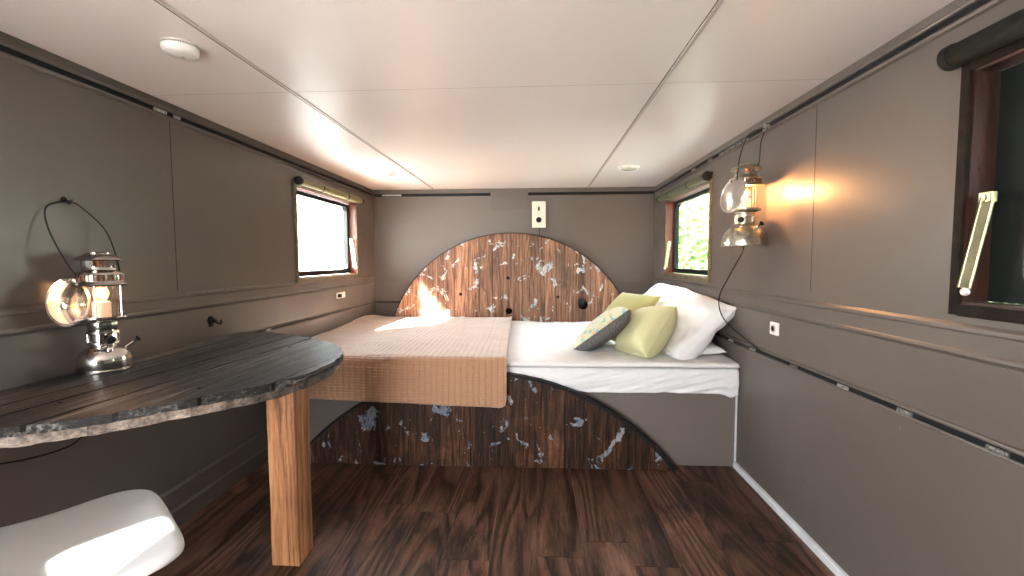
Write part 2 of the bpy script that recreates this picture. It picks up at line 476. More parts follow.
# upper lashing rails
M_lip = simple('lit_rail_lip', (.30, .23, .18), .4)
def toprail(xw, s, z0, z1):
    def f(bm):
        prof_x(bm, xw, s, YF, YB-.012, [(0,z1),(.012,z1),(.014,z1+.006),(.012,z1+.012),(0,z1+.014)])
        prof_x(bm, xw, s, YF, YB-.012, [(0,z0-.014),(.012,z0-.012),(.014,z0-.006),(.012,z0),(0,z0)])
    t = trim(f, M_trim, 0)
    bm = NB(); xs = sorted((xw, xw+s*.003)); box(bm, xs[0], xs[1], YF, YB-.012, z0, z1); mk('rail_slot', bm, M_black, t)
    return t
tl = toprail(XL, 1, 1.802, 1.824); tr = toprail(XR, -1, 1.802, 1.824)
fitting(tl, XL, 1, 1.90, 1.813, .05); fitting(tl, XL, 1, 1.99, 1.813, .02)
for y in (2.55, 2.63, 2.71, 2.79, 2.87, 3.05, 3.36): fitting(tr, XR, -1, y, 1.813, .045)
def backtop(x0, x1):
    t = trim(lambda bm: [box(bm, x0, x1, YB-.010, YB, 1.824, 1.834), box(bm, x0, x1, YB-.010, YB, 1.786, 1.796)])
    bm = NB(); box(bm, x0, x1, YB-.003, YB, 1.796, 1.824); mk('rail_slot', bm, M_black, t, label='dark slot')
    return t
tb = backtop(XL+.012, -.45); backtop(-.085, XR-.012)
bm = NB()
for k in range(4): cyl(bm, (-1.50+.05*k, YB-.004, 1.81), (-1.50+.05*k, YB-.014, 1.81), .008, .005, 10)
box(bm, -1.52, -1.33, YB-.008, YB-.004, 1.803, 1.817); mk('rail_fitting', bm, M_steel, tb, smooth=True)
trim(lambda bm: [box(bm, -.45, -.088, YB-.005, YB, 1.655, 1.855)], bevel=.001)   # patch board on the back wall
# ceiling strips and joint
for xs in (-1.005, .492):
    t = trim(lambda bm: [box(bm, xs-.006, xs+.008, YF, YB, ZC-.004, ZC)], M_strip, .002)
    bm = NB(); gw = .006 if xs < 0 else .0025; box(bm, xs-.006-gw, xs-.006, YF, YB, ZC-.0015, ZC); mk('shadow_gap', bm, M_black, t)
trim(lambda bm: [box(bm, XL, XR, 1.868, 1.870, ZC-.0006, ZC)], M_strip, 0)
# vertical wall joints
for xw, s, y in ((XL, 1, 1.955), (XR, -1, 1.93)):
    trim(lambda bm: [box(bm, *sorted((xw, xw+s*.0008)), y-.0012, y+.0012, 1.04, 1.785)], M_black, 0)
# skirting
bm = NB(); prof_x(bm, XR, -1, YF, 2.57, [(0,0),(.016,0),(.016,.024),(.011,.032),(0,.033)]); structure('baseboard_right', bm, M_rimw)
bm = NB(); prof_x(bm, XL, 1, YF, 2.57, [(0,0),(.03,0),(.03,.075),(.012,.08),(.012,.16),(.004,.172),(0,.172)]); structure('baseboard_left', bm, M_trim)

# ------------------------------------------------------------------ windows
def rrect(y0, y1, z0, z1, r, n=6):
    pts = []
    for cy, cz, a0 in ((y1-r, z1-r, 0), (y0+r, z1-r, 90), (y0+r, z0+r, 180), (y1-r, z0+r, 270)):
        for k in range(n+1):
            a = radians(a0+90*k/n); pts.append((cy+r*cos(a), cz+r*sin(a)))
    return pts
def ring_x(bm, outer, inner, xa, xb):
    """frame between two loops with equal vertex count, extruded in x"""
    A = [[bm.verts.new((x, p[0], p[1])) for p in lp] for x in (xa, xb) for lp in (outer, inner)]
    n = len(outer); o0, i0, o1, i1 = A
    for k in range(n):
        j = (k+1) % n
        bm.faces.new((o0[k], o0[j], i0[j], i0[k])); bm.faces.new((o1[k], i1[k], i1[j], o1[j]))
        bm.faces.new((o0[k], o1[k], o1[j], o0[j])); bm.faces.new((i0[k], i0[j], i1[j], i1[k]))
def sq(y0, y1, z0, z1, n=6):
    pts = []
    for (cy, cz) in ((y1, z1), (y0, z1), (y0, z0), (y1, z0)): pts += [(cy, cz)]*1
    return pts
def window(num, xw, s, H, fm, sm, stay=None, near_stile=.045, gap_side=None):
    y0, y1, z0, z1 = H
    w_ = bpy.data.objects.new('window_%d' % num, None); C.objects.link(w_); w_.location = (xw, (y0+y1)/2, z0); w_['kind'] = 'structure'
    cw = .024
    bm = NB(); xa, xb = sorted((xw, xw+s*.014))
    box(bm, xa, xb, y0-cw, y0, z0-cw*1.2, z1+cw); box(bm, xa, xb, y1, y1+cw, z0-cw*1.2, z1+cw)
    box(bm, xa, xb, y0, y1, z1, z1+cw); box(bm, xa, xb, y0, y1, z0-cw*1.3, z0)
    mk('window_frame', bm, fm, w_, bevel=.002)
    # hardwood reveal lining inside the opening
    bm = NB(); xa, xb = sorted((xw-s*(WT-.001), xw+s*.004)); t = .007
    box(bm, xa, xb, y0, y0+t, z0, z1); box(bm, xa, xb, y1-t, y1, z0, z1); box(bm, xa, xb, y0+t, y1-t, z0, z0+t); box(bm, xa, xb, y0+t, y1-t, z1-t, z1)
    for yy in (y0+t+.0005, y1-t-.0005):
        for zz in (z0+.08, (z0+z1)/2+.05, z1-.08):
            cyl(bm, (xw-s*.02, yy-.001, zz), (xw-s*.02, yy+.001, zz), .004, seg=8)
    mk('reveal', bm, M_reveal_shaded if fm is M_frameD else M_reveal, w_, label='reddish brown hardwood lining')
    # sash with rounded glass opening
    xo = xw-s*(WT-.004); xa, xb = sorted((xo, xo-s*.03)); ins = .011
    oy0, oy1, oz0, oz1 = y0+t+.001, y1-t-.001, z0+t+.001, z1-t-.001
    inner = rrect(oy0+near_stile, oy1-near_stile, oz0+.036, oz1-.026, .045)
    n = 7; outer = []
    for k, (yy, zz) in enumerate(inner):
        c = k//n; ty = [oy1, oy0, oy0, oy1][c]; tz = [oz1, oz1, oz0, oz0][c]
        q = k % n
        if q == 3: outer.append((ty, tz))
        elif (q < 3) == (c in (0, 2)): outer.append((ty, zz if q < 3 or True else tz))
        else: outer.append((yy, tz))
    bm = NB(); ring_x(bm, outer, inner, xa, xb)
    sa = mk('sash', bm, sm, w_)
    bm = NB(); lp = rrect(oy0+near_stile-.008, oy1-near_stile+.008, oz0+.028, oz1-.018, .05)
    inn = rrect(oy0+near_stile+.002, oy1-near_stile-.002, oz0+.038, oz1-.028, .043)
    x2 = xb if s < 0 else xb
    xin = xw-s*(WT-.004); xs = sorted((xin+s*.0005, xin+s*.006)); ring_x(bm, lp, inn, xs[0], xs[1])
    mk('glazing_seal', bm, M_rubber, sa)
    bm = NB(); xm = xo-s*.015; vs = [(p[0], p[1]) for p in rrect(oy0+near_stile-.002, oy1-near_stile+.002, oz0+.034, oz1-.024, .045)]
    a = [bm.verts.new((xm, p[0], p[1])) for p in vs]; b = [bm.verts.new((xm-s*.004, p[0], p[1])) for p in vs]
    bm.faces.new(a); bm.faces.new(b[::-1])
    for k in range(len(vs)):
        j = (k+1) % len(vs); bm.faces.new((a[k], a[j], b[j], b[k]))
    mk('pane', bm, M_pane, sa)
    if stay:
        sy, zt, zb, dy, mat_ = stay
        # sliding stay arm: channel bar with a bracket above and an ivory thumb knob below
        x1 = xw-s*.012; bm = NB()
        top = Vector((x1, sy, zt)); bot = Vector((x1+s*.018, sy+dy, zb))
        d = (bot-top).normalized(); Mx = axis_matrix(top, d); L = (bot-top).length
        box(bm, -.003, .003, -.011, .011, 0, L, Mx); box(bm, -.007, .007, -.013, -.009, 0, L, Mx); box(bm, -.007, .007, .009, .013, 0, L, Mx)
        st = mk('stay_arm', bm, mat_, w_, bevel=.001, label='white stay arm' if mat_ is M_white else 'pale brass stay arm')
        bm = NB(); box(bm, x1-.009, x1+.009, sy-.016, sy+.016, zt-.012, zt+.014); cyl(bm, (x1-.012, sy, zt), (x1+.012, sy, zt), .008, seg=12)
        mk('stay_bracket', bm, mat_, st, bevel=.002)
        bm = NB(); lathe(bm, [(.003,0),(.006,.004),(.007,.012),(.010,.024),(.010,.032),(.006,.038),(.002,.040)], 12, axis_matrix(bot-Vector((0,0,.004)), (s*.6, -.8, -.15)))
        mk('stay_knob', bm, M_knob, st, smooth=True, label='ivory thumb knob')
    return w_
window(1, XL, 1, WL, M_frameO, M_sash, (3.925, 1.345, 1.115, .02, M_white))
window(2, XR, -1, WR, M_frameO, M_sash, (3.985, 1.315, 1.105, .03, M_brass))
window(3, XR, -1, WN, M_frameD, M_sash, (1.222, 1.325, 1.095, .03, M_brass), near_stile=.085)
window(4, XL, 1, WLN, M_frameD, M_sash)

def blind(name, xw, s, y0, y1, z, r, m, capm, label, straps=(.3, .72)):
    x = xw+s*(.016+r); e = empty(name, (x, (y0+y1)/2, z-r), label, 'blind')
    bm = NB()
    rings = 40; seg = 28; R = []
    for i in range(rings+1):
        y = y0+(y1-y0)*i/rings; ring = []
        for k in range(seg):
            a = 2*pi*k/seg; rr = r*(1+.05*mnoise.noise(Vector((y*7, a*1.2, 0))))
            for sp in straps: rr -= r*.12*exp(-((y-(y0+(y1-y0)*sp))/.02)**2)
            ring.append(bm.verts.new((x+rr*cos(a), y, z+rr*sin(a))))
        R.append(ring)
    for A, B in zip(R, R[1:]):
        for k in range(seg): bm.faces.new((A[k], A[(k+1)%seg], B[(k+1)%seg], B[k]))
    bm.faces.new(R[0]); bm.faces.new(R[-1][::-1])
    mk('rolled_fabric', bm, m, e, smooth=True)
    for sp in straps:
        y = y0+(y1-y0)*sp
        bm = NB(); lathe(bm, [(r*.93,-.010),(r*1.0,-.010),(r*1.0,.010),(r*.93,.010)], 28, axis_matrix((x, y, z), (0,1,0)), False, False)
        mk('strap', bm, M_black, e, smooth=True, label='dark tie strap')
    for y, d in ((y0, -1), (y1, 1)):
        bm = NB(); lathe(bm, [(r*1.08,-.014),(r*1.12,0),(r*1.1,.008),(r*.7,.018),(r*.2,.021)], 24, axis_matrix((x, y, z), (0,d,0)))
        mk('end_cap', bm, capm, e, smooth=True)
    xs = sorted((xw, xw+s*.022))
    for y in (y0+.03, y1-.03): bm = NB(); box(bm, xs[0], xs[1], y-.01, y+.01, z+r*.6, z+r*1.15); mk('bracket', bm, M_frameD, e)
    return e
blind('rolled_blind', XL, 1, 2.96, 4.02, 1.700, .026, M_blindO, M_black, 'olive gold rolled fabric blind tied above the small window by the bed foot and table')
blind('rolled_blind', XR, -1, 2.99, 4.11, 1.700, .028, M_blindM, M_black, 'dark moss green rolled blind above the small window beside the hanging lantern')
blind('rolled_blind', XR, -1, .55, 1.278, 1.694, .029, M_blindD, M_black, 'black rolled blind above the large dark framed window nearest the camera')

# ------------------------------------------------------------------ ceiling fittings
e = empty('smoke_alarm', (-1.146, 1.445, ZC-.045), 'round white smoke alarm fixed on the ceiling above the table', 'smoke alarm')
bm = NB(); Mx = axis_matrix((-1.146, 1.448, ZC), (0,0,-1)) @ Matrix.Diagonal((.87, .87, .80, 1))
lathe(bm, [(.060,0),(.060,.004)], 40, Mx); mk('base_plate', bm, M_white, e, smooth=True)
bm = NB(); lathe(bm, [(.053,.004),(.053,.012)], 40, Mx); mk('vent_ring', bm, M_grille, e, smooth=True, label='slotted ring of dark vents')
bm = NB(); lathe(bm, [(.060,.012),(.060,.020),(.056,.032),(.050,.038),(.030,.041),(.002,.042)], 40, Mx); c_ = mk('cover', bm, M_white, e, smooth=True)
bm = NB(); lathe(bm, [(.005,.0415),(.005,.0435),(.002,.0445)], 12, Mx @ Matrix.Translation((.012,.0,0))); mk('test_button', bm, M_strip, c_, smooth=True)
for x, y, lb in ((-1.20, 3.60, 'small round white ceiling light nearer the left window'), (.688, 3.50, 'small round white ceiling light nearer the hanging lantern')):
    e = empty('ceiling_light', (x, y, ZC-.022), lb, 'light', 'round ceiling lights')
    Mx = axis_matrix((x, y, ZC), (0,0,-1))
    bm = NB(); lathe(bm, [(.078,0),(.078,.006),(.070,.012),(.060,.014)], 40, Mx, True, False); lathe(bm, [(.060,.013),(.060,.014)], 40, Mx); mk('bezel', bm, M_white, e, smooth=True)
    bm = NB(); lathe(bm, [(.058,.010),(.056,.019),(.040,.022),(.002,.023)], 40, Mx); mk('lens', bm, simple('frosted_lens', (.66,.64,.56), .15), e, smooth=True)
    for k in range(3):
        a = 2.1*k; bm = NB(); lathe(bm, [(.004,.013),(.004,.0155),(.001,.016)], 8, Mx @ Matrix.Translation((.067*cos(a), .067*sin(a), 0)))
        mk('screw', bm, M_steel, e)

# ------------------------------------------------------------------ sockets and hook
e = empty('wall_plate', (.018, YB, 1.485), 'tall cream wall plate with switch and round socket above the headboard', 'socket')
bm = NB(); box(bm, -.048, .085, YB-.026, YB, 1.485, 1.735); p_ = mk('plate', bm, simple('cream_plastic', (.74,.70,.60), .35), e, bevel=.004)
bm = NB(); box(bm, .009, .027, YB-.034, YB-.025, 1.645, 1.682); mk('rocker_switch', bm, M_black, p_, bevel=.003)
bm = NB(); lathe(bm, [(.027,0),(.027,.003),(.022,.004),(.020,.001),(.004,.001)], 28, axis_matrix((.018, YB-.026, 1.558), (0,-1,0))); mk('round_socket', bm, M_black, p_, smooth=True)
bm = NB(); cyl(bm, (.018, YB-.010, 1.485), (.018, YB-.010, 1.36), .008); cyl(bm, (.018, YB-.010, 1.49), (.018, YB-.010, 1.47), .011)
mk('conduit', bm, M_trim, e, smooth=True)
e = empty('power_outlet', (XL, 3.637, .862), 'small white power outlet with black plug on the left wall below the window', 'socket')
bm = NB(); box(bm, XL, XL+.010, 3.56, 3.72, .866, .914); p_ = mk('plate', bm, M_white, e, bevel=.003)
bm = NB(); box(bm, XL+.010, XL+.034, 3.575, 3.60, .875, .902); mk('plug', bm, M_black, p_, bevel=.003)
e = empty('power_outlet', (XR, 2.19, .815), 'small white round socket on the right wall above the slotted rail', 'socket')
bm = NB(); box(bm, XR-.012, XR, 2.155, 2.225, .816, .876); p_ = mk('plate', bm, M_white, e, bevel=.004)
bm = NB(); lathe(bm, [(.018,0),(.018,.003),(.013,.003),(.013,.0012),(.002,.0012)], 24, axis_matrix((XR-.012, 2.19, .846), (-1,0,0))); mk('socket_ring', bm, M_strip, p_, smooth=True)
bm = NB(); lathe(bm, [(.0125,0),(.0125,.002),(.002,.002)], 20, axis_matrix((XR-.0132, 2.19, .846), (-1,0,0))); mk('socket_hole', bm, M_hole, p_, smooth=True)
e = empty('wall_catch', (XL, 2.155, .84), 'black round wall catch with a small hook on the left wall beside the table', 'hook')
bm = NB(); lathe(bm, [(.020,0),(.021,.006),(.017,.014),(.008,.02),(.007,.03)], 20, axis_matrix((XL, 2.15, .878), (1,0,0))); box(bm, XL, XL+.006, 2.138, 2.162, .848, .90); mk('boss', bm, M_black, e, smooth=True)
bm = NB(); tube(bm, spline([(XL+.025,2.15,.875),(XL+.034,2.165,.862),(XL+.03,2.185,.860),(XL+.02,2.20,.872)]), .005, 8); mk('hook_arm', bm, M_black, e, smooth=True)

# ------------------------------------------------------------------ bed
BY = 2.575
BASETOP = .432
e = empty('platform_bed', (-.245, 3.5, 0), 'taupe painted box bed built across the far end of the room', 'bed')
bm = NB(); box(bm, XL+.002, XR-.002, BY, BY+.018, .001, BASETOP); mk('front_board', bm, paint('bed_board_front_lit', (.145, .122, .110), .42, .06, .12, True, spec=.3), e, bevel=.0015)  # wall taupe made lighter: light on the front is painted into the board
bm = NB(); box(bm, XL+.002, XR-.002, BY+.02, YB-.052, BASETOP-.018, BASETOP); mk('slat_deck', bm, M_post, e)
bm = NB(); box(bm, XR-.010, XR-.003, BY-.010, BY, .034, BASETOP-.01); mk('corner_bead', bm, M_rimw, e)

def arc_outline(cx, cz, R, zmin, n=120):
    a0 = math.asin((zmin-cz)/R); pts = []
    for i in range(n+1):
        a = a0+(pi-2*a0)*i/n; pts.append((cx+R*cos(a), cz+R*sin(a)))
    return pts
def spool(name, cx, cz, R, zmin, yf, th, m, label, cat, holes, seed, rimw=.012, wmin=.09, wmax=.17):
    random.seed(seed)
    e = empty(name, (cx, yf+th, zmin), label, cat)
    Mx = Matrix(((1,0,0,0),(0,0,-1,yf+th),(0,1,0,0),(0,0,0,1)))       # (x,z,depth) -> world, depth towards the camera
    bm = NB(); edges = [cx-R-.01]
    while edges[-1] < cx+R: edges.append(edges[-1]+random.uniform(wmin, wmax))
    ol = arc_outline(cx, cz, R, zmin)
    planks(bm, ol, 0, edges, 0, th, .0028, Mx, 0, .0025)
    o = mk('plank_face', bm, m, e)
    # bored holes, cut for real
    for k, (hx, hz, hr, sx) in enumerate(holes):
        cb = NB(); lathe(cb, [(hr, -.08), (hr, .05)], 24, Matrix.Translation((hx, yf, hz)) @ Matrix.Rotation(pi/2, 4, 'X') @ Matrix.Diagonal((sx, 1, 1, 1)))
        bmesh.ops.recalc_face_normals(cb, faces=cb.faces[:])
        me = bpy.data.meshes.new('cutter'); 
        for v in cb.verts: v.co -= Vector(e.location)
        cb.to_mesh(me); cb.free(); co = bpy.data.objects.new('cutter', me); C.objects.link(co); co.location = e.location
        md = o.modifiers.new('b', 'BOOLEAN'); md.operation = 'DIFFERENCE'; md.object = co; md.solver = 'EXACT'
        bpy.context.view_layer.update()
        dg = bpy.context.evaluated_depsgraph_get()
        nm = bpy.data.meshes.new_from_object(o.evaluated_get(dg), preserve_all_data_layers=True, depsgraph=dg)
        o.modifiers.clear(); o.data = nm
        bpy.data.objects.remove(co, do_unlink=True)
    b = o.modifiers.new('bevel', 'BEVEL'); b.width = .0015; b.segments = 1; b.limit_method = 'ANGLE'; b.angle_limit = radians(60)
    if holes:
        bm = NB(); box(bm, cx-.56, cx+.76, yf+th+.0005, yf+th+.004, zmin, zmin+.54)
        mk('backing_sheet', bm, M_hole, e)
    bm = NB()
    lo, li = arc_outline(cx, cz, R+rimw, zmin), arc_outline(cx, cz, R+.0005, zmin)
    for ya, yb in ((yf-.003, yf+th+.002),):
        A = [[bm.verts.new((p[0], y, p[1])) for p in lp] for y in (ya, yb) for lp in (lo, li)]
        for k in range(len(lo)-1):
            bm.faces.new((A[0][k], A[0][k+1], A[1][k+1], A[1][k])); bm.faces.new((A[2][k], A[3][k], A[3][k+1], A[2][k+1]))
            bm.faces.new((A[0][k], A[2][k], A[2][k+1], A[0][k+1])); bm.faces.new((A[1][k], A[1][k+1], A[3][k+1], A[3][k]))
        for k in (0, -1): bm.faces.new((A[0][k], A[1][k], A[3][k], A[2][k]))
    mk('rim_band', bm, M_rubber, e, label='thin black edging round the curve')
    return e
hb = spool('headboard', -.254, .207, 1.222, .50, 4.395, .045, M_head, 'semicircular reclaimed plank headboard with flaking blue white paint', 'headboard',
      [(-.273, .675, .034, 1.0), (.445, .735, .045, 1.0), (-.282, .998, .018, 1.0), (-.745, .841, .017, 1.0), (.204, .813, .016, 1.0)], 11, .006)
# bolt stub lying in the large hole
bm = NB(); cyl(bm, (.445, 4.437, .735), (.43, 4.36, .765), .030, .026, 20); cyl(bm, (.43,4.36,.765), (.42,4.33,.777), .034, .034, 20)
mk('bolt_stub', bm, M_rubber, hb, smooth=True, bevel=.003, label='short black bolt end poking out of a hole')
spool('bed_front_panel', -.322, -.823, 1.352, .001, 2.505, .045, M_panel, 'low curved dark stained plank panel standing on the floor against the bed base', 'panel', [], 5, .018)

def sheetgrid(nu, nv, fn, name, m, parent=None, thick=0, uvf=None, sub=0, close=False):
    bm = NB(); uvl = bm.loops.layers.uv.new('UVMap') if uvf else None
    V = [[bm.verts.new(fn(i/nu, j/nv)) for j in range(nv+1)] for i in range(nu+1)]
    uvs = {}
    for i in range(nu+1):
        for j in range(nv+1):
            if uvf: uvs[V[i][j]] = uvf(i/nu, j/nv)
    for i in range(nu):
        for j in range(nv):
            f = bm.faces.new((V[i][j], V[i+1][j], V[i+1][j+1], V[i][j+1]))
            if uvf:
                for l in f.loops: l[uvl].uv = uvs[l.vert]
    o = mk(name, bm, m, parent, smooth=True, angle=180)
    if thick:
        s_ = o.modifiers.new('thick', 'SOLIDIFY'); s_.thickness = thick; s_.offset = 1
    return o
def nz(x, y, z=0, s=1.0): return mnoise.noise(Vector((x*s, y*s, z*s)))

# mattress in its fitted sheet
MX0, MX1, MY0, MY1 = XL+.006, XR-.006, 2.56, 4.388
e = empty('mattress', (-.245, 3.47, BASETOP), 'white sheeted mattress on the painted bed base', 'mattress')
bm = NB()
nx_, ny_ = 150, 90
def mtop(x, y): 
    ex = min(1, (y-MY0)/.05); return .560-.025*(1-max(0,ex))**2
bmx = NB(); box(bmx, MX0+.004, MX1-.004, MY0+.012, MY1, BASETOP+.001, .556); mk('core', bmx, M_sheet, e, bevel=.03, seg=4)
def skirt(u, v):
    x = MX0+(MX1-MX0)*u; bow = sin(min(1, v*1.15)*pi)*.010
    ang = v
    wr = .011*nz(x*5+v*2.6, v*1.1, 0, 2.0)*(.3+v) + .005*nz(x*11+v*6, v*1.5, 3, 2.0) + .002*nz(x*20+v*8, v*3)
    zb = BASETOP-.006 + .006*nz(x*3, 0) - (.022*exp(-((x-1.075)/.035)**2))
    z = .566 + (zb-.566)*v
    y = MY0 - .006 - bow + wr + (-.006*exp(-((x-1.07)/.05)**2)*v)
    if v < .08: y += (.08-v)/.08*.02; 
    return (min(x, MX1), y, z)
sheetgrid(260, 26, skirt, 'fitted_sheet', M_sheet, e, .003)

# duvet
def duv(u, v):
    L = 1.86; s_ = v*L
    x = XL+.004+(XR-XL-.012)*u
    fy = 2.535+.006*nz(x*4, 3)
    r = .022
    if s_ < .03:                       # tuck under at front
        t = s_/.03; y = fy+.03*(1-t)+.004; z = .566-.000*t
        z = .568+.004*t
    elif s_ < .03+pi*r*.5*1.0:
        a = (s_-.03)/(pi*r*.5)*(pi/2); y = fy+r-r*cos(a) ; z = .574+r*sin(a)
    else:
        y = fy+r+(s_-.03-pi*r*.5); z = .574+r
    puff = 1-exp(-max(0, y-fy)/.05)
    z += puff*(.010*nz(x*2.2, y*2.2, 1)+.008*nz(x*5, y*4, 2)+.004*nz(x*13+y*4, y*9, 2)) - .012*max(0, (y-3.6))/.8
    cx, cy = x-.62, y-2.95
    z += puff*.022*abs(nz(x*7+y*5, y*8, 4))*exp(-(cx*cx+cy*cy)/.16)
    y = min(y, 4.385)
    return (x, y, z)
sheetgrid(240, 170, duv, 'duvet', M_duvet, None, 0)
d = bpy.context.scene.objects['duvet']
tag(d, 'crumpled white duvet spread over the whole mattress', 'duvet')
d.modifiers.new('thick', 'SOLIDIFY').thickness = .006; d.modifiers['thick'].offset = -1

# quilted throw
FX = 2.487
def quiltpos(u, v):
    top = 4.375-FX; hemz = .393+(.326-.393)*u
    total = top+.30
    s_ = v*(top+.20+.05*u)
    xl = XL+.008
    if s_ < top:
        y = 4.375-s_
    else: y = FX
    k = (4.375-y)/(4.375-FX)
    xr = -.243+(.243-.168)*k
    x = xl+(xr-xl)*u
    r = .05
    zt = .6245
    base = zt+.006*nz(x*2.5, y*2.5, 7)+.004*nz(x*8, y*8, 3)
    base -= .012*max(0, (y-3.6))/.8
    if s_ < top-r:
        z = base
        # puckered rise against the left wall and one soft fold
        z += .035*exp(-((x-XL)/.10)**2)*exp(-((y-4.1)/.35)**2)
        fx = x-(-.55-.18*(y-3.4)); z += .010*exp(-(fx/.020)**2)*(1 if y > 2.9 else max(0, (y-2.7)/.2))
        z += .006*exp(-((x-(xr-.012))/.012)**2)
    elif s_ < top-r+pi*r/2:
        a = (s_-(top-r))/r; y = FX+r-r*sin(a); z = zt-r+r*cos(a)+.003*nz(x*8, a)
    else:
        dwn = s_-(top-r+pi*r/2); z = zt-r-dwn; wob = min(1, dwn/.15)
        y = FX-wob*(.010*nz(x*5, 0, 5)+.006*nz(x*13, z*3, 6))-.004-.01*wob
        cu = (1-u)*(xr-xl); rr = .045                                # rounded hem corner
        end = top+.20+.05*u; dd = end-s_
        if cu < rr and dd < rr:
            q = rr-cu; pz = rr-sqrt(max(0, rr*rr-q*q))
            z += max(0, pz-dd*.0) * (1-dd/rr)
    return (x, y, z)
def quv(u, v): return (u*1.44, v*2.17)
q_ = sheetgrid(210, 300, quiltpos, 'quilted_throw', M_quilt, None, .006, quv)
tag(q_, 'tan quilted throw draped over the foot of the bed and hanging down the front', 'blanket')

# pillows and cushions
def pillow_mesh(w, h, t, seed, pinch=.07, wr=.006, N=44, flat=2.6):
    top, bot = {}, {}
    def P(i, j, s):
        u, v = 2*i/N-1, 2*j/N-1
        x = u*w/2*(1-pinch*(1-v*v)*1.0*(abs(u)**3)); y = v*h/2*(1-pinch*(1-u*u)*(abs(v)**3))
        e_ = max(0, (1-abs(u)**flat))*max(0, (1-abs(v)**flat))
        z = s*t/2*e_**.42
        k = e_**.3
        z += k*(wr*2.2*nz(x*5+seed, y*5, s*2)+wr*nz(x*14+seed, y*11, s*3))
        return (x, y, z)
    return P, N
def cushion(name, w, h, t, c, n, up, mats, label, cat, seed, pinch=.07, wr=.005, piping=None, group=None, zipper=False):
    n = Vector(n).normalized(); up = Vector(up); up = (up-up.dot(n)*n).normalized(); r = up.cross(n)
    R = Matrix((r, up, n)).transposed().to_4x4(); Mx = Matrix.Translation(c) @ R
    P, N = pillow_mesh(w, h, t, seed, pinch, wr)
    e = empty(name, (c[0], c[1], c[2]-.15), label, cat, group)
    def face(s):
        bm = NB(); V = [[bm.verts.new(Mx @ Vector(P(i, j, s))) for j in range(N+1)] for i in range(N+1)]
        for i in range(N):
            for j in range(N): bm.faces.new((V[i][j], V[i+1][j], V[i+1][j+1], V[i][j+1]))
        return bm
    if mats[0] is mats[1]:
        bm = face(1)
        V = [[None]*(N+1) for _ in range(N+1)]
        b2 = face(-1); me = bpy.data.meshes.new('x'); b2.to_mesh(me); b2.free(); bm.from_mesh(me); bpy.data.meshes.remove(me)
        bmesh.ops.remove_doubles(bm, verts=bm.verts[:], dist=.0008)
        mk('cover', bm, mats[0], e, smooth=True, angle=180)
    else:
        mk('front_cover', face(1), mats[0], e, smooth=True, angle=180, label='pale floral print face')
        mk('back_cover', face(-1), mats[1], e, smooth=True, angle=180, label='charcoal tweed back')
    loop = [P(i, 0, 0) for i in range(N)]+[P(N, j, 0) for j in range(N)]+[P(N-i, N, 0) for i in range(N)]+[P(0, N-j, 0) for j in range(N)]
    bm = NB(); tube(bm, [Mx @ Vector((p[0], p[1], 0)) for p in loop], .0035 if piping else .0022, 6, True)
    mk('piping', bm, piping or mats[0], e, smooth=True, angle=180)
    if zipper:
        bm = NB(); p = Mx @ Vector((-w*.33, -h/2*.985, .0)); q = Mx @ Vector((-w*.43, -h/2*.985, .002)); cyl(bm, p, q, .006, .005, 8)
        mk('zip_pull', bm, M_black, e, smooth=True, label='small black zip pull')
    return e
# white bed pillows, leaning on the right wall
cushion('pillow', .46, .70, .20, (.945, 3.76, .79), (-.72, 0, .70), (0, 1, 0), (M_pillow, M_pillow), 'white bed pillow furthest back, peeking out behind the green cushions', 'pillow', 3, .05, .010, group='white bed pillows')
cushion('pillow', .46, .72, .20, (.932, 2.97, .768), (-.74, -.14, .70), (0, 1, 0), (M_pillow, M_pillow), 'large white bed pillow leaning on the right wall nearest the room', 'pillow', 9, .05, .020, group='white bed pillows')
cushion('pillow', .34, .70, .08, (.925, 3.02, .640), (-.04, -.03, 1), (0, 1, 0), (M_pillow, M_pillow), 'flattened white bed pillow lying underneath the leaning one', 'pillow', 5, .04, .012, group='white bed pillows')
cushion('cushion', .42, .42, .13, (.600, 3.20, .775), (-.65, -.30, .70), (0, 0, 1), (M_green2, M_green2), 'olive green cushion standing behind the floral one', 'cushion', 12, .06, .004, M_green2)
cushion('cushion', .42, .40, .16, (.425, 2.90, .735), (-.58, .22, .79), (0.05, 0.1, 1), (M_print, M_tweed), 'cushion with pale floral print face and charcoal tweed back', 'cushion', 15, .06, .004, M_tweed)
cushion('cushion', .40, .34, .22, (.652, 2.775, .735), (-.80, -.10, .60), (.1, .20, 1), (M_green, M_green), 'pale lime green velvet cushion at the front of the pillows', 'cushion', 19, .06, .004, M_green, zipper=True)

# ------------------------------------------------------------------ table
random.seed(21)
TZ = .79
o_pts = [(-1.608,.955),(-1.52,.938),(-1.40,.940),(-1.25,.966),(-1.168,1.009),(-1.102,1.060),(-1.029,1.128),(-.948,1.218),(-.845,1.334),(-.792,1.445),(-.772,1.563),(-.778,1.729),(-.834,1.886),(-.965,2.072),(-1.19,2.240),(-1.415,2.335),(-1.608,2.372)]
sp = spline([(a, b, 0) for a, b in o_pts], 10)
def jag(pts, amp, inset, seed):
    out = []
    for p in pts:
        c = Vector((-1.45, 1.63, 0)); d_ = (p-c); L = d_.length
        k = (L-inset+amp*mnoise.noise(Vector((p.x*22+seed, p.y*22, 0))))/L
        q = c+d_*k; out.append((max(q.x, XL+.004), q.y))
    return out
ta = radians(-4)           # boards run almost along the wall
e = empty('spool_table', (-1.2, 1.65, 0), 'round weathered black plank table on a thick pine post against the left wall', 'table')
def widths(a, b, lo, hi):
    ed = [a]
    while ed[-1] < b: ed.append(ed[-1]+random.uniform(lo, hi))
    return ed
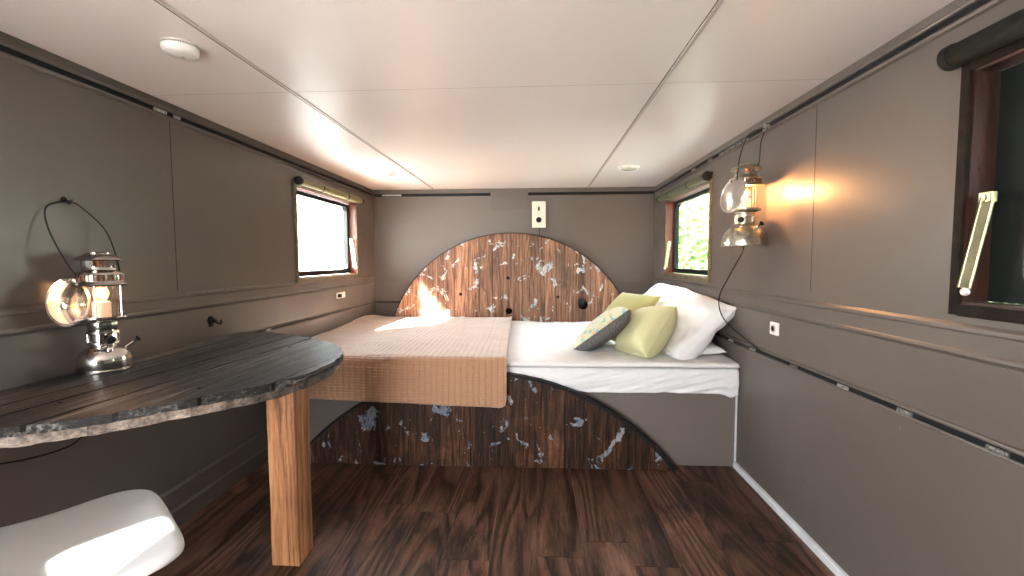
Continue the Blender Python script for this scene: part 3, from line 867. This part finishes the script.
bm = NB(); planks(bm, jag(sp, .012, 0, 1), ta, widths(-1.95, -.3, .085, .14), TZ-.027, TZ-.002, .007, None, .0015, .003)
mk('tabletop', bm, M_table, e, bevel=.003, seg=1)
bm = NB(); planks(bm, jag(sp, .008, .012, 9), ta+pi/2, widths(.0, 3.2, .12, .17), TZ-.055, TZ-.029, .003, None, .002, 0)
mk('under_layer', bm, M_tabedge, e, bevel=.002, seg=1, label='paler board layer under the dark tabletop')
bm = NB()
N = 30; x0, x1, y0, y1 = -1.018, -.911, 1.629, 1.744
# slightly irregular sawn post
rings = []
cs = [(x0,y0)]+[(x0+(x1-x0)*t,y0) for t in (.25,.5,.75)]+[(x1,y0)]+[(x1,y0+(y1-y0)*t) for t in (.25,.5,.75)]+[(x1,y1)]+[(x1+(x0-x1)*t,y1) for t in (.5,)]+[(x0,y1),(x0,(y0+y1)/2)]
for i in range(N+1):
    z = .001+(TZ-.0565)*i/N; ring = []
    for cx, cy in cs:
        a = mnoise.noise_vector(Vector((cx*9, cy*9, z*3)))*.004+mnoise.noise_vector(Vector((cx*40, cy*40, z*14)))*.0018
        ring.append(bm.verts.new((cx+a.x, cy+a.y, z)))
    rings.append(ring)
for A, B in zip(rings, rings[1:]):
    for k in range(len(cs)): bm.faces.new((A[k], A[(k+1)%len(cs)], B[(k+1)%len(cs)], B[k]))
bm.faces.new(rings[0][::-1]); bm.faces.new(rings[-1])
mk('leg', bm, M_post, e, bevel=.004, seg=2, label='thick square orange pine post')
for (x, y) in ((-1.02,1.30),(-.90,1.62),(-1.10,1.95),(-1.3,1.15)):
    bm = NB(); lathe(bm, [(.006,0),(.005,.002)], 10, Matrix.Translation((x, y, TZ-.002))); mk('nail_head', bm, M_black, e)

# ------------------------------------------------------------------ chair
F = Vector((.643, .766, 0)); Rr = Vector((.766, -.643, 0))
cc = Vector((-1.060, 1.200, 0))-F*.215+Rr*.045
prof = [(.226,.469),(.224,.469),(.215,.470),(.19,.471),(.14,.469),(.08,.464),(0,.458),(-.10,.460),(-.17,.470),(-.215,.495),(-.245,.535),(-.265,.60),(-.275,.66),(-.277,.70)]
ps = spline([(a, b, 0) for a, b in prof], 5)
e = empty('chair', (cc.x, cc.y, 0), 'white moulded plastic chair tucked partly under the dark table', 'chair')
def shell(u, v):
    k = v*(len(ps)-1); i = min(int(k), len(ps)-2); p = ps[i].lerp(ps[i+1], k-i)
    uu = 2*u-1; au = abs(uu); x = p.x
    back = max(0, min(1, (v-.62)/.2))
    t = max(0, min(1, x/.2262)); hw = .268*(1-t**4.5)**(1/4.5) if x > 0 else .268
    st = max(0, (v-.88)/.12); hw *= (1-.35*st**2.5)*(1-.06*back)
    r = max(t if v < .4 else 0, au)
    z = p.y + .016*au**3*(1-back)*(1-t**4) - .016*max(0, (r-.86)/.14)**2*(1-back)
    x += .05*au**2*back
    q = cc+F*x+Rr*(uu*max(hw, .004))
    return (q.x, q.y, z)
sheetgrid(48, 60, shell, 'seat_shell', M_shell, e, .006)
for sx, sy in ((1,1),(1,-1),(-1,1),(-1,-1)):
    bm = NB(); a = cc+F*(.12*sx)+Rr*(.12*sy); b = cc+F*(.19*sx)+Rr*(.20*sy)
    cyl(bm, (b.x, b.y, .002), (a.x, a.y, .448), .010, .014, 14); mk('leg', bm, M_steel, e, smooth=True)
bm = NB()
for s1 in (1,-1):
    p = cc+F*.12*s1-Rr*.13; q = cc+F*.12*s1+Rr*.13; cyl(bm, (p.x,p.y,.443), (q.x,q.y,.443), .009)
    p = cc+F*.13+Rr*.12*s1; q = cc-F*.13+Rr*.12*s1; cyl(bm, (p.x,p.y,.443), (q.x,q.y,.443), .009)
mk('seat_frame', bm, M_steel, e, smooth=True)

# ------------------------------------------------------------------ lanterns
def lantern(base, label, metal, R, tank, refl, pump_dir, valve_dir, bail_pts, zs=1.0, scale=1.0):
    bx, by, bz = base; e = empty('pressure_lantern', base, label, 'lantern')
    T = Matrix.Translation(base) @ Matrix.Diagonal((scale, scale, scale*zs, 1))
    def L(name, prof, m, parent, seg=40, c0=True, c1=True, **k):
        bm = NB(); lathe(bm, prof, seg, T, c0, c1); return mk(name, bm, m, parent, smooth=True, angle=50, **k)
    fo = L('fuel_tank', tank, metal, e)
    zt = tank[-1][1]
    L('collar', [(.038,zt-.008),(.041,zt+.002),(.045,zt+.005),(.045,zt+.012),(.039,zt+.016),(.039,zt+.036),(.046,zt+.040),(.046,zt+.048),(.030,zt+.054)], metal, e)
    for k in range(6):
        a = k*pi/3; bm = NB(); cyl(bm, T@Vector((.042*cos(a), .042*sin(a), zt+.012)), T@Vector((.042*cos(a), .042*sin(a), zt+.041)), .004*scale, seg=8)
        mk('collar_pillar', bm, metal, e, smooth=True)
    zg = .178
    L('gallery', [(.040,zt+.050),(.043,zt+.056),(.043,zg-.018),(.058,zg-.014),(.069,zg-.009),(.071,zg-.006),(.071,zg+.002),(.064,zg+.003),(.052,zg),(.048,zg-.002),(.002,zg-.002)], metal, e)
    gl = L('glass_globe', [(.047,zg+.001),(.048,zg+.02),(.048,zg+.085),(.047,zg+.107)], M_globe, e, c0=False, c1=False)
    for k in range(4):
        a = k*pi/2+.5; bm = NB(); cyl(bm, T@Vector((.056*cos(a), .056*sin(a), zg)), T@Vector((.056*cos(a), .056*sin(a), zg+.112)), .0028*scale, seg=8)
        mk('guard_rod', bm, metal, e, smooth=True)
    zh = zg+.106
    hood = L('hood', [(.050,zh),(.079,zh-.003),(.082,zh+.001),(.078,zh+.006),(.071,zh+.010),(.069,zh+.014),(.068,zh+.030),(.071,zh+.034),(.069,zh+.038),(.052,zh+.046),(.049,zh+.050),(.047,zh+.056),(.047,zh+.060)], metal, e, c0=False, c1=True)
    bm = NB(); lathe(bm, [(.0694,zh+.012),(.0702,zh+.022),(.0694,zh+.032)], 60, T, False, False); mk('vent_band', bm, M_vent, hood, smooth=True, label='band of small round vent holes')
    for k in range(6):
        a = 2*pi*k/6+.2; bm = NB(); box(bm, -.012, .012, -.0012, .0012, zh+.058, zh+.082, T @ Matrix.Rotation(a, 4, 'Z') @ Matrix.Translation((0, .046, 0)))
        mk('chimney_fin', bm, metal, e)
    bm = NB(); lathe(bm, [(.036,zh+.058),(.036,zh+.084)], 24, T)
    mk('chimney', bm, simple('heat_tinted_metal', (.38,.16,.08), .3, 1.0, .5, 60), e)
    L('cap', [(.052,zh+.078),(.066,zh+.079),(.068,zh+.082),(.063,zh+.088),(.040,zh+.099),(.036,zh+.101),(.036,zh+.104),(.018,zh+.107),(.001,zh+.107)], metal, e)
    # bulb, holder
    L('bulb_holder', [(.0,zg-.002),(.026,zg-.001),(.026,zg+.046),(.023,zg+.05),(.002,zg+.05)], simple('opal_holder', (.62,.58,.55), .4), e, 24)
    bb = L('bulb', [(.012,zg+.05),(.014,zg+.056),(.021,zg+.068),(.023,zg+.078),(.020,zg+.088),(.011,zg+.096),(.001,zg+.099)], M_bulbglass, e, 24)
    bm = NB(); tube(bm, [T@Vector((.011*cos(a*1.3), .011*sin(a*1.3), zg+.062+.0035*a)) for a in [k*.5 for k in range(15)]], .0032*scale, 6); mk('filament', bm, M_bulb, bb, smooth=True)
    ld = bpy.data.lights.new('lantern_glow', 'POINT'); ld.energy = LANT[0]; ld.color = (1, .50, .20); ld.shadow_soft_size = .012
    lo = bpy.data.objects.new('lantern_glow', ld); C.objects.link(lo); lo.parent = e; lo.location = (0, 0, (zg+.078)*scale*zs)
    # side reflector dish
    pos, nrm, rfac, rmat = refl; c = Vector((pos[0], pos[1], zg+.055+pos[2])); rd = Vector((pos[0], pos[1], 0)).normalized()
    Mx = T @ axis_matrix(c, nrm) @ Matrix.Scale(rfac, 4)
    bm = NB(); pr = [(r_, .35*r_*r_/.075) for r_ in (.002,.02,.035,.05,.062,.070,.075)]
    rg = lathe(bm, [(r_, z_*1.0-.018) for r_, z_ in pr], 40, Mx, True, False)
    lathe(bm, [(.075, .0085),(.079,.008),(.079,.005),(.075,.0055)], 40, Mx, False, False)
    dsh = mk('reflector', bm, rmat, e, smooth=True, angle=60)
    sm_ = dsh.modifiers.new('t', 'SOLIDIFY'); sm_.thickness = .0012
    bm = NB(); a1 = T@(c+rd*.004+Vector((0,0,.06))); a2 = T@Vector((rd.x*.066, rd.y*.066, zh+.012)); cyl(bm, a1, a2, .003*scale, seg=8); mk('reflector_clip', bm, metal, e)
    # pump, filler, valve
    pd = Vector(pump_dir).normalized(); p0 = Vector((pd.x*R*.62, pd.y*R*.62, tank[-1][1]*.70)); dirp = Vector((pd.x, pd.y, .55)).normalized()
    bm = NB(); cyl(bm, T@p0, T@(p0+dirp*.045), .0085*scale, .0075*scale, 14); pm = mk('pump_tube', bm, metal, e, smooth=True)
    bm = NB(); cyl(bm, T@(p0+dirp*.045), T@(p0+dirp*.060), .003*scale, seg=8); lathe(bm, [(.003,0),(.010,.002),(.011,.007),(.006,.010)], 16, T@axis_matrix(p0+dirp*.058, dirp)); mk('pump_knob', bm, M_black, pm, smooth=True)
    vd = Vector(valve_dir).normalized(); p0 = Vector((vd.x*.040, vd.y*.040, zt+.022))
    bm = NB(); cyl(bm, T@p0, T@(p0+vd*.022), .005*scale, seg=10); vv = mk('valve_stem', bm, metal, e, smooth=True)
    bm = NB(); lathe(bm, [(.006,0),(.013,.002),(.014,.009),(.010,.013),(.002,.014)], 18, T@axis_matrix(p0+vd*.022, vd)); mk('valve_knob', bm, M_black, vv, smooth=True)
    p0 = Vector((vd.x*.030+pd.x*.02, vd.y*.03+pd.y*.02, zt-.006))
    bm = NB(); lathe(bm, [(.012,0),(.012,.012),(.009,.016),(.002,.017)], 18, T@Matrix.Translation((vd.x*.052, vd.y*.052, zt-.020))@Matrix.Rotation(0,4,'X')); mk('filler_cap', bm, metal, e, smooth=True)
    # wire bail
    bm = NB(); tube(bm, spline(bail_pts, 10), .0024, 8); mk('bail_handle', bm, M_black, e, smooth=True, label='thin black wire handle')
    return e
LANT = [5]
# left lantern stands on the table, its bail leaning up to a hook on the wall
lb = (-1.522, 1.505, TZ+.001)
tankL = [(.079,0),(.084,.002),(.084,.006),(.076,.009),(.078,.016),(.079,.034),(.076,.050),(.067,.064),(.052,.075),(.040,.080),(.036,.084)]
LANT[0] = 1.3
hk = (-1.597, 1.482, 1.372)
hx, hy, hz = lb[0], lb[1], lb[2]+.325
d_ = Vector((.15, .99, 0)).normalized()
pA = (hx-d_.x*.070, hy-d_.y*.070, hz); pB = (hx+d_.x*.070, hy+d_.y*.070, hz)
bail = [pA, (hx-.035, hy-.098, hz+.09), (hx-.065, hy-.105, hz+.18), (hx-.085, hy-.082, hz+.238), (hk[0]+.004, hk[1], hk[2]+.004),
        (hx-.080, hy+.035, hz+.240), (hx-.055, hy+.085, hz+.17), (hx-.020, hy+.085, hz+.08), pB]
lantern(lb, 'shiny chrome pressure lantern standing on the dark table by the left wall', M_chrome, .082, tankL, ((-.030,-.092,0), (.92,.02,0), .95, simple('polished_reflector', (.85,.80,.76), .10, 1.0, .05, 40, .03)), (.35, .9, 0), (.9, -.5, 0), bail, scale=.98, zs=1.08)
bm = NB(); tube(bm, spline([(XL, hk[1], hk[2]+.012), (XL+.012, hk[1], hk[2]+.006), (XL+.022, hk[1], hk[2]-.003), (XL+.026, hk[1], hk[2]+.010)]), .003, 8)
lathe(bm, [(.010,0),(.009,.003)], 12, axis_matrix((XL, hk[1], hk[2]+.012), (1,0,0)))
tube(bm, [(XL+.012, hk[1]-.02+.005*k, hk[2]+.006+.006*sin(k)) for k in range(9)], .002, 6)
tag(mk('wall_hook', bm, M_black, None, smooth=True), 'small dark wire hook on the left wall holding the table lantern handle', 'hook')
# right lantern hangs from the upper rail
rb = (.998, 2.265, 1.235)
tankR = [(.094,0),(.099,.002),(.100,.008),(.099,.026),(.094,.048),(.084,.068),(.068,.085),(.050,.096),(.040,.101)]
LANT[0] = 18
rk = (1.100, 2.315, 1.803)
hx, hy, hz = rb[0], rb[1], rb[2]+.305
bail = [(hx-.060, hy-.045, hz), (hx-.045, hy-.03, hz+.10), (hx-.010, hy+.00, hz+.19), (hx+.04, hy+.035, hz+.245), (rk[0], rk[1]-.012, rk[2]-.002), (rk[0]+.008, rk[1]+.004, rk[2]-.004),
        (hx+.090, hy+.050, hz+.20), (hx+.078, hy+.04, hz+.10), (hx+.06, hy+.045, hz)]
RL = lantern(rb, 'worn nickel pressure lantern hanging from the upper rail on the right wall', M_wornmetal, .095, tankR, ((-.078,-.030,.010), (.95,.25,-.18), 1.08, simple('dull_reflector', (.72,.69,.66), .28, 1.0, .10, 40, .1)), (.25, -.97, 0), (-.6, -.8, 0), bail, scale=1.0)
e = empty('rail_hook', (XR-.012, 2.315, 1.79), 'steel ring hook on the upper rail holding the hanging lantern', 'hook')
bm = NB(); tube(bm, [(XR-.020+.004*cos(a), 2.315+.022*cos(a), 1.808+.014*sin(a)) for a in [k*2*pi/20 for k in range(20)]], .003, 8, True); mk('ring', bm, M_steel, e, smooth=True)
bm = NB(); cyl(bm, (XR-.004, 2.30, 1.813), (XR-.016, 2.30, 1.813), .009, .006, 12); cyl(bm, (XR-.004, 2.335, 1.813), (XR-.016, 2.335, 1.813), .009, .006, 12); mk('rail_stud', bm, M_steel, e, smooth=True)
# cords
bm = NB(); tube(bm, spline([(.995, 2.26, 1.236), (.995, 2.28, 1.20), (.99, 2.40, 1.09), (.972, 2.48, .97), (1.0, 2.50, .862), (1.075, 2.47, .775), (1.100, 2.38, .738), (1.108, 2.29, .716), (1.111, 2.18, .708), (1.112, 2.05, .704)], 10), .0033, 8)
mk('power_cord', bm, M_cord, RL, smooth=True, label='long black power cord')
bm = NB(); tube(bm, spline([(-1.60, .75, .74), (-1.55, 1.0, .66), (-1.53, 1.17, .600), (-1.52, 1.30, .575), (-1.53, 1.40, .575), (-1.55, 1.47, .62), (-1.57, 1.52, .70), (-1.575, 1.54, .731)], 10), .0030, 8)
tag(mk('electric_cable', bm, M_cord, None, smooth=True), 'black cable drooping beneath the dark table against the left wall', 'cable')

# ------------------------------------------------------------------ outside
bm = NB(); box(bm, -40, 40, -40, 40, -1.0, -.9); structure('ground', bm, M_grass)
def tree(x, y, h, r, seed, label, n=2600):
    rd = random.Random(seed); e = empty('tree', (x, y, -.9), label, 'tree', 'trees outside the right windows')
    bm = NB(); tube(bm, [(x, y, -.9), (x+.05, y, h*.3), (x-.05, y+.1, h*.6)], .12, 8); mk('trunk', bm, M_tree, e, smooth=True)
    bm = NB(); cl = []
    for k in range(26):
        z = rd.uniform(.0, h); rr = r*(1-.5*abs(z/h-.45)); a = rd.uniform(0, 2*pi); q = rd.uniform(.2, 1)*rr
        cl.append((x+q*cos(a), y+q*sin(a), z, rd.uniform(.45, .9)))
    for k in range(n):
        cx, cy, cz, cr = rd.choice(cl); v = Vector((rd.gauss(0,1), rd.gauss(0,1), rd.gauss(0,1))).normalized()*cr*rd.uniform(.5,1)
        p = Vector((cx, cy, cz))+v; s_ = rd.uniform(.07,.13)
        a = Vector((rd.gauss(0,1), rd.gauss(0,1), rd.gauss(0,1))).normalized(); b = a.orthogonal().normalized()
        vs = [bm.verts.new(p+a*s_), bm.verts.new(p+b*s_*.5), bm.verts.new(p-a*s_), bm.verts.new(p-b*s_*.5)]; bm.faces.new(vs)
    mk('foliage', bm, M_leaf, e)
for i, (x, y, h, r) in enumerate([(4.4, 13.0, 4.2, 1.5), (7.0, 18.5, 4.6, 2.0), (3.2, 9.6, 2.2, 1.0), (6.4, 5.6, 3.0, 1.2), (10.6, 9.5, 4.0, 1.6)]):
    tree(x, y, h, r, i+1, ['leafy green tree seen through the small right window', 'leafy green tree further off behind the small right window', 'low leafy green bush seen through the small right window',
                           'leafy green tree just outside the large right window', 'taller leafy green tree set back from the large right window'][i])

e = empty('added_hedge', (3.0, 1.2, -.9), 'tall dense green leaves added to block light outside the large dark framed window', 'added_hedge')
bm = NB(); rd = random.Random(77)  # leaf mass added to hold back sky light from the near right window
for k in range(9000):
    p = Vector((rd.uniform(2.55, 3.4), rd.uniform(-3.0, 4.2), rd.uniform(-.85, 2.75))); s_ = rd.uniform(.07, .13)
    if p.z > 2.3+.5*mnoise.noise(Vector((p.y, p.x, 0))): continue
    a = Vector((rd.gauss(0,1), rd.gauss(0,1), rd.gauss(0,1))).normalized(); b = a.orthogonal().normalized()
    bm.faces.new([bm.verts.new(p+a*s_), bm.verts.new(p+b*s_*.6), bm.verts.new(p-a*s_), bm.verts.new(p-b*s_*.6)])
mk('foliage', bm, M_leafd, e)
for y in (-2, 0, 2, 3.6):
    bm = NB(); tube(bm, [(3, y, -.9), (3.02, y+.05, .5), (2.98, y, 1.9)], .05, 8); mk('stem', bm, M_tree, e, smooth=True)

# ------------------------------------------------------------------ light
w_ = bpy.data.worlds.new('sky'); bpy.context.scene.world = w_; w_.use_nodes = True
nt = w_.node_tree; nt.nodes.clear()
tc = nt.nodes.new('ShaderNodeTexCoord'); sx = nt.nodes.new('ShaderNodeSeparateXYZ'); rp = nt.nodes.new('ShaderNodeValToRGB')
bg = nt.nodes.new('ShaderNodeBackground'); wo = nt.nodes.new('ShaderNodeOutputWorld')
nt.links.new(tc.outputs['Generated'], sx.inputs[0]); nt.links.new(sx.outputs['Z'], rp.inputs['Fac'])
rp.color_ramp.elements[0].position = 0; rp.color_ramp.elements[0].color = (1.0, .98, .94, 1)
rp.color_ramp.elements[1].position = .8; rp.color_ramp.elements[1].color = (.72, .84, 1.0, 1)
nt.links.new(rp.outputs[0], bg.inputs[0]); bg.inputs[1].default_value = 18.0
nt.links.new(bg.outputs[0], wo.inputs[0])
sd = bpy.data.lights.new('sun', 'SUN'); sd.energy = 110; sd.angle = radians(3.5); sd.color = (1, .95, .90)
so = bpy.data.objects.new('sun', sd); C.objects.link(so)
so.rotation_euler = Vector((.82, .75, -1)).to_track_quat('-Z', 'Y').to_euler()
def portal(name, loc, d, sx_, sy_):
    l = bpy.data.lights.new(name, 'AREA'); l.shape = 'RECTANGLE'; l.size = sx_; l.size_y = sy_; l.cycles.is_portal = True
    o = bpy.data.objects.new(name, l); C.objects.link(o); o.location = loc; o.rotation_euler = Vector(d).to_track_quat('-Z', 'Z').to_euler()
portal('portal', (XL-.075, (WL[0]+WL[1])/2, (WL[2]+WL[3])/2), (1,0,0), 1.0, .62)
portal('portal', (XL-.075, (WLN[0]+WLN[1])/2, (WLN[2]+WLN[3])/2), (1,0,0), 1.75, .66)
portal('portal', (XR+.075, (WR[0]+WR[1])/2, (WR[2]+WR[3])/2), (-1,0,0), 1.0, .62)
portal('portal', (XR+.075, (WN[0]+WN[1])/2, (WN[2]+WN[3])/2), (-1,0,0), .66, .62)

portal('portal', ((DX0+DX1)/2, YF-.08, DZ/2), (0,1,0), .67, 1.8)
# ------------------------------------------------------------------ camera
f = 455.0
vx, vy = (537-512)/f, (288-260)/f
Y = Vector((vx, vy, 1)).normalized(); X = Vector((1, 0, -Y.x/Y.z)).normalized()
Z = Vector((-(Y.y*X.z-Y.z*X.y), -(Y.z*X.x-Y.x*X.z), -(Y.x*X.y-Y.y*X.x)))
if Z.y < 0: Z = -Z
# camera axes in world coordinates
cr = Vector((X.x, Y.x, Z.x)); cu = Vector((X.y, Y.y, Z.y)); cf = Vector((X.z, Y.z, Z.z))
cam = bpy.data.cameras.new('camera'); co = bpy.data.objects.new('camera', cam); C.objects.link(co)
cam.sensor_width = 36; cam.lens = f*36/1024; cam.clip_start = .01
co.matrix_world = Matrix((( cr.x, cu.x, -cf.x, 0), (cr.y, cu.y, -cf.y, 0), (cr.z, cu.z, -cf.z, 1.172), (0,0,0,1)))
sc = bpy.context.scene; sc.camera = co
sc.view_settings.view_transform = 'Standard'; sc.view_settings.look = 'None'; sc.view_settings.gamma = 1; sc.view_settings.use_curve_mapping = False
sc.view_settings.exposure = 0.92
sc.cycles.max_bounces = 10; sc.cycles.diffuse_bounces = 6; sc.cycles.transparent_max_bounces = 16
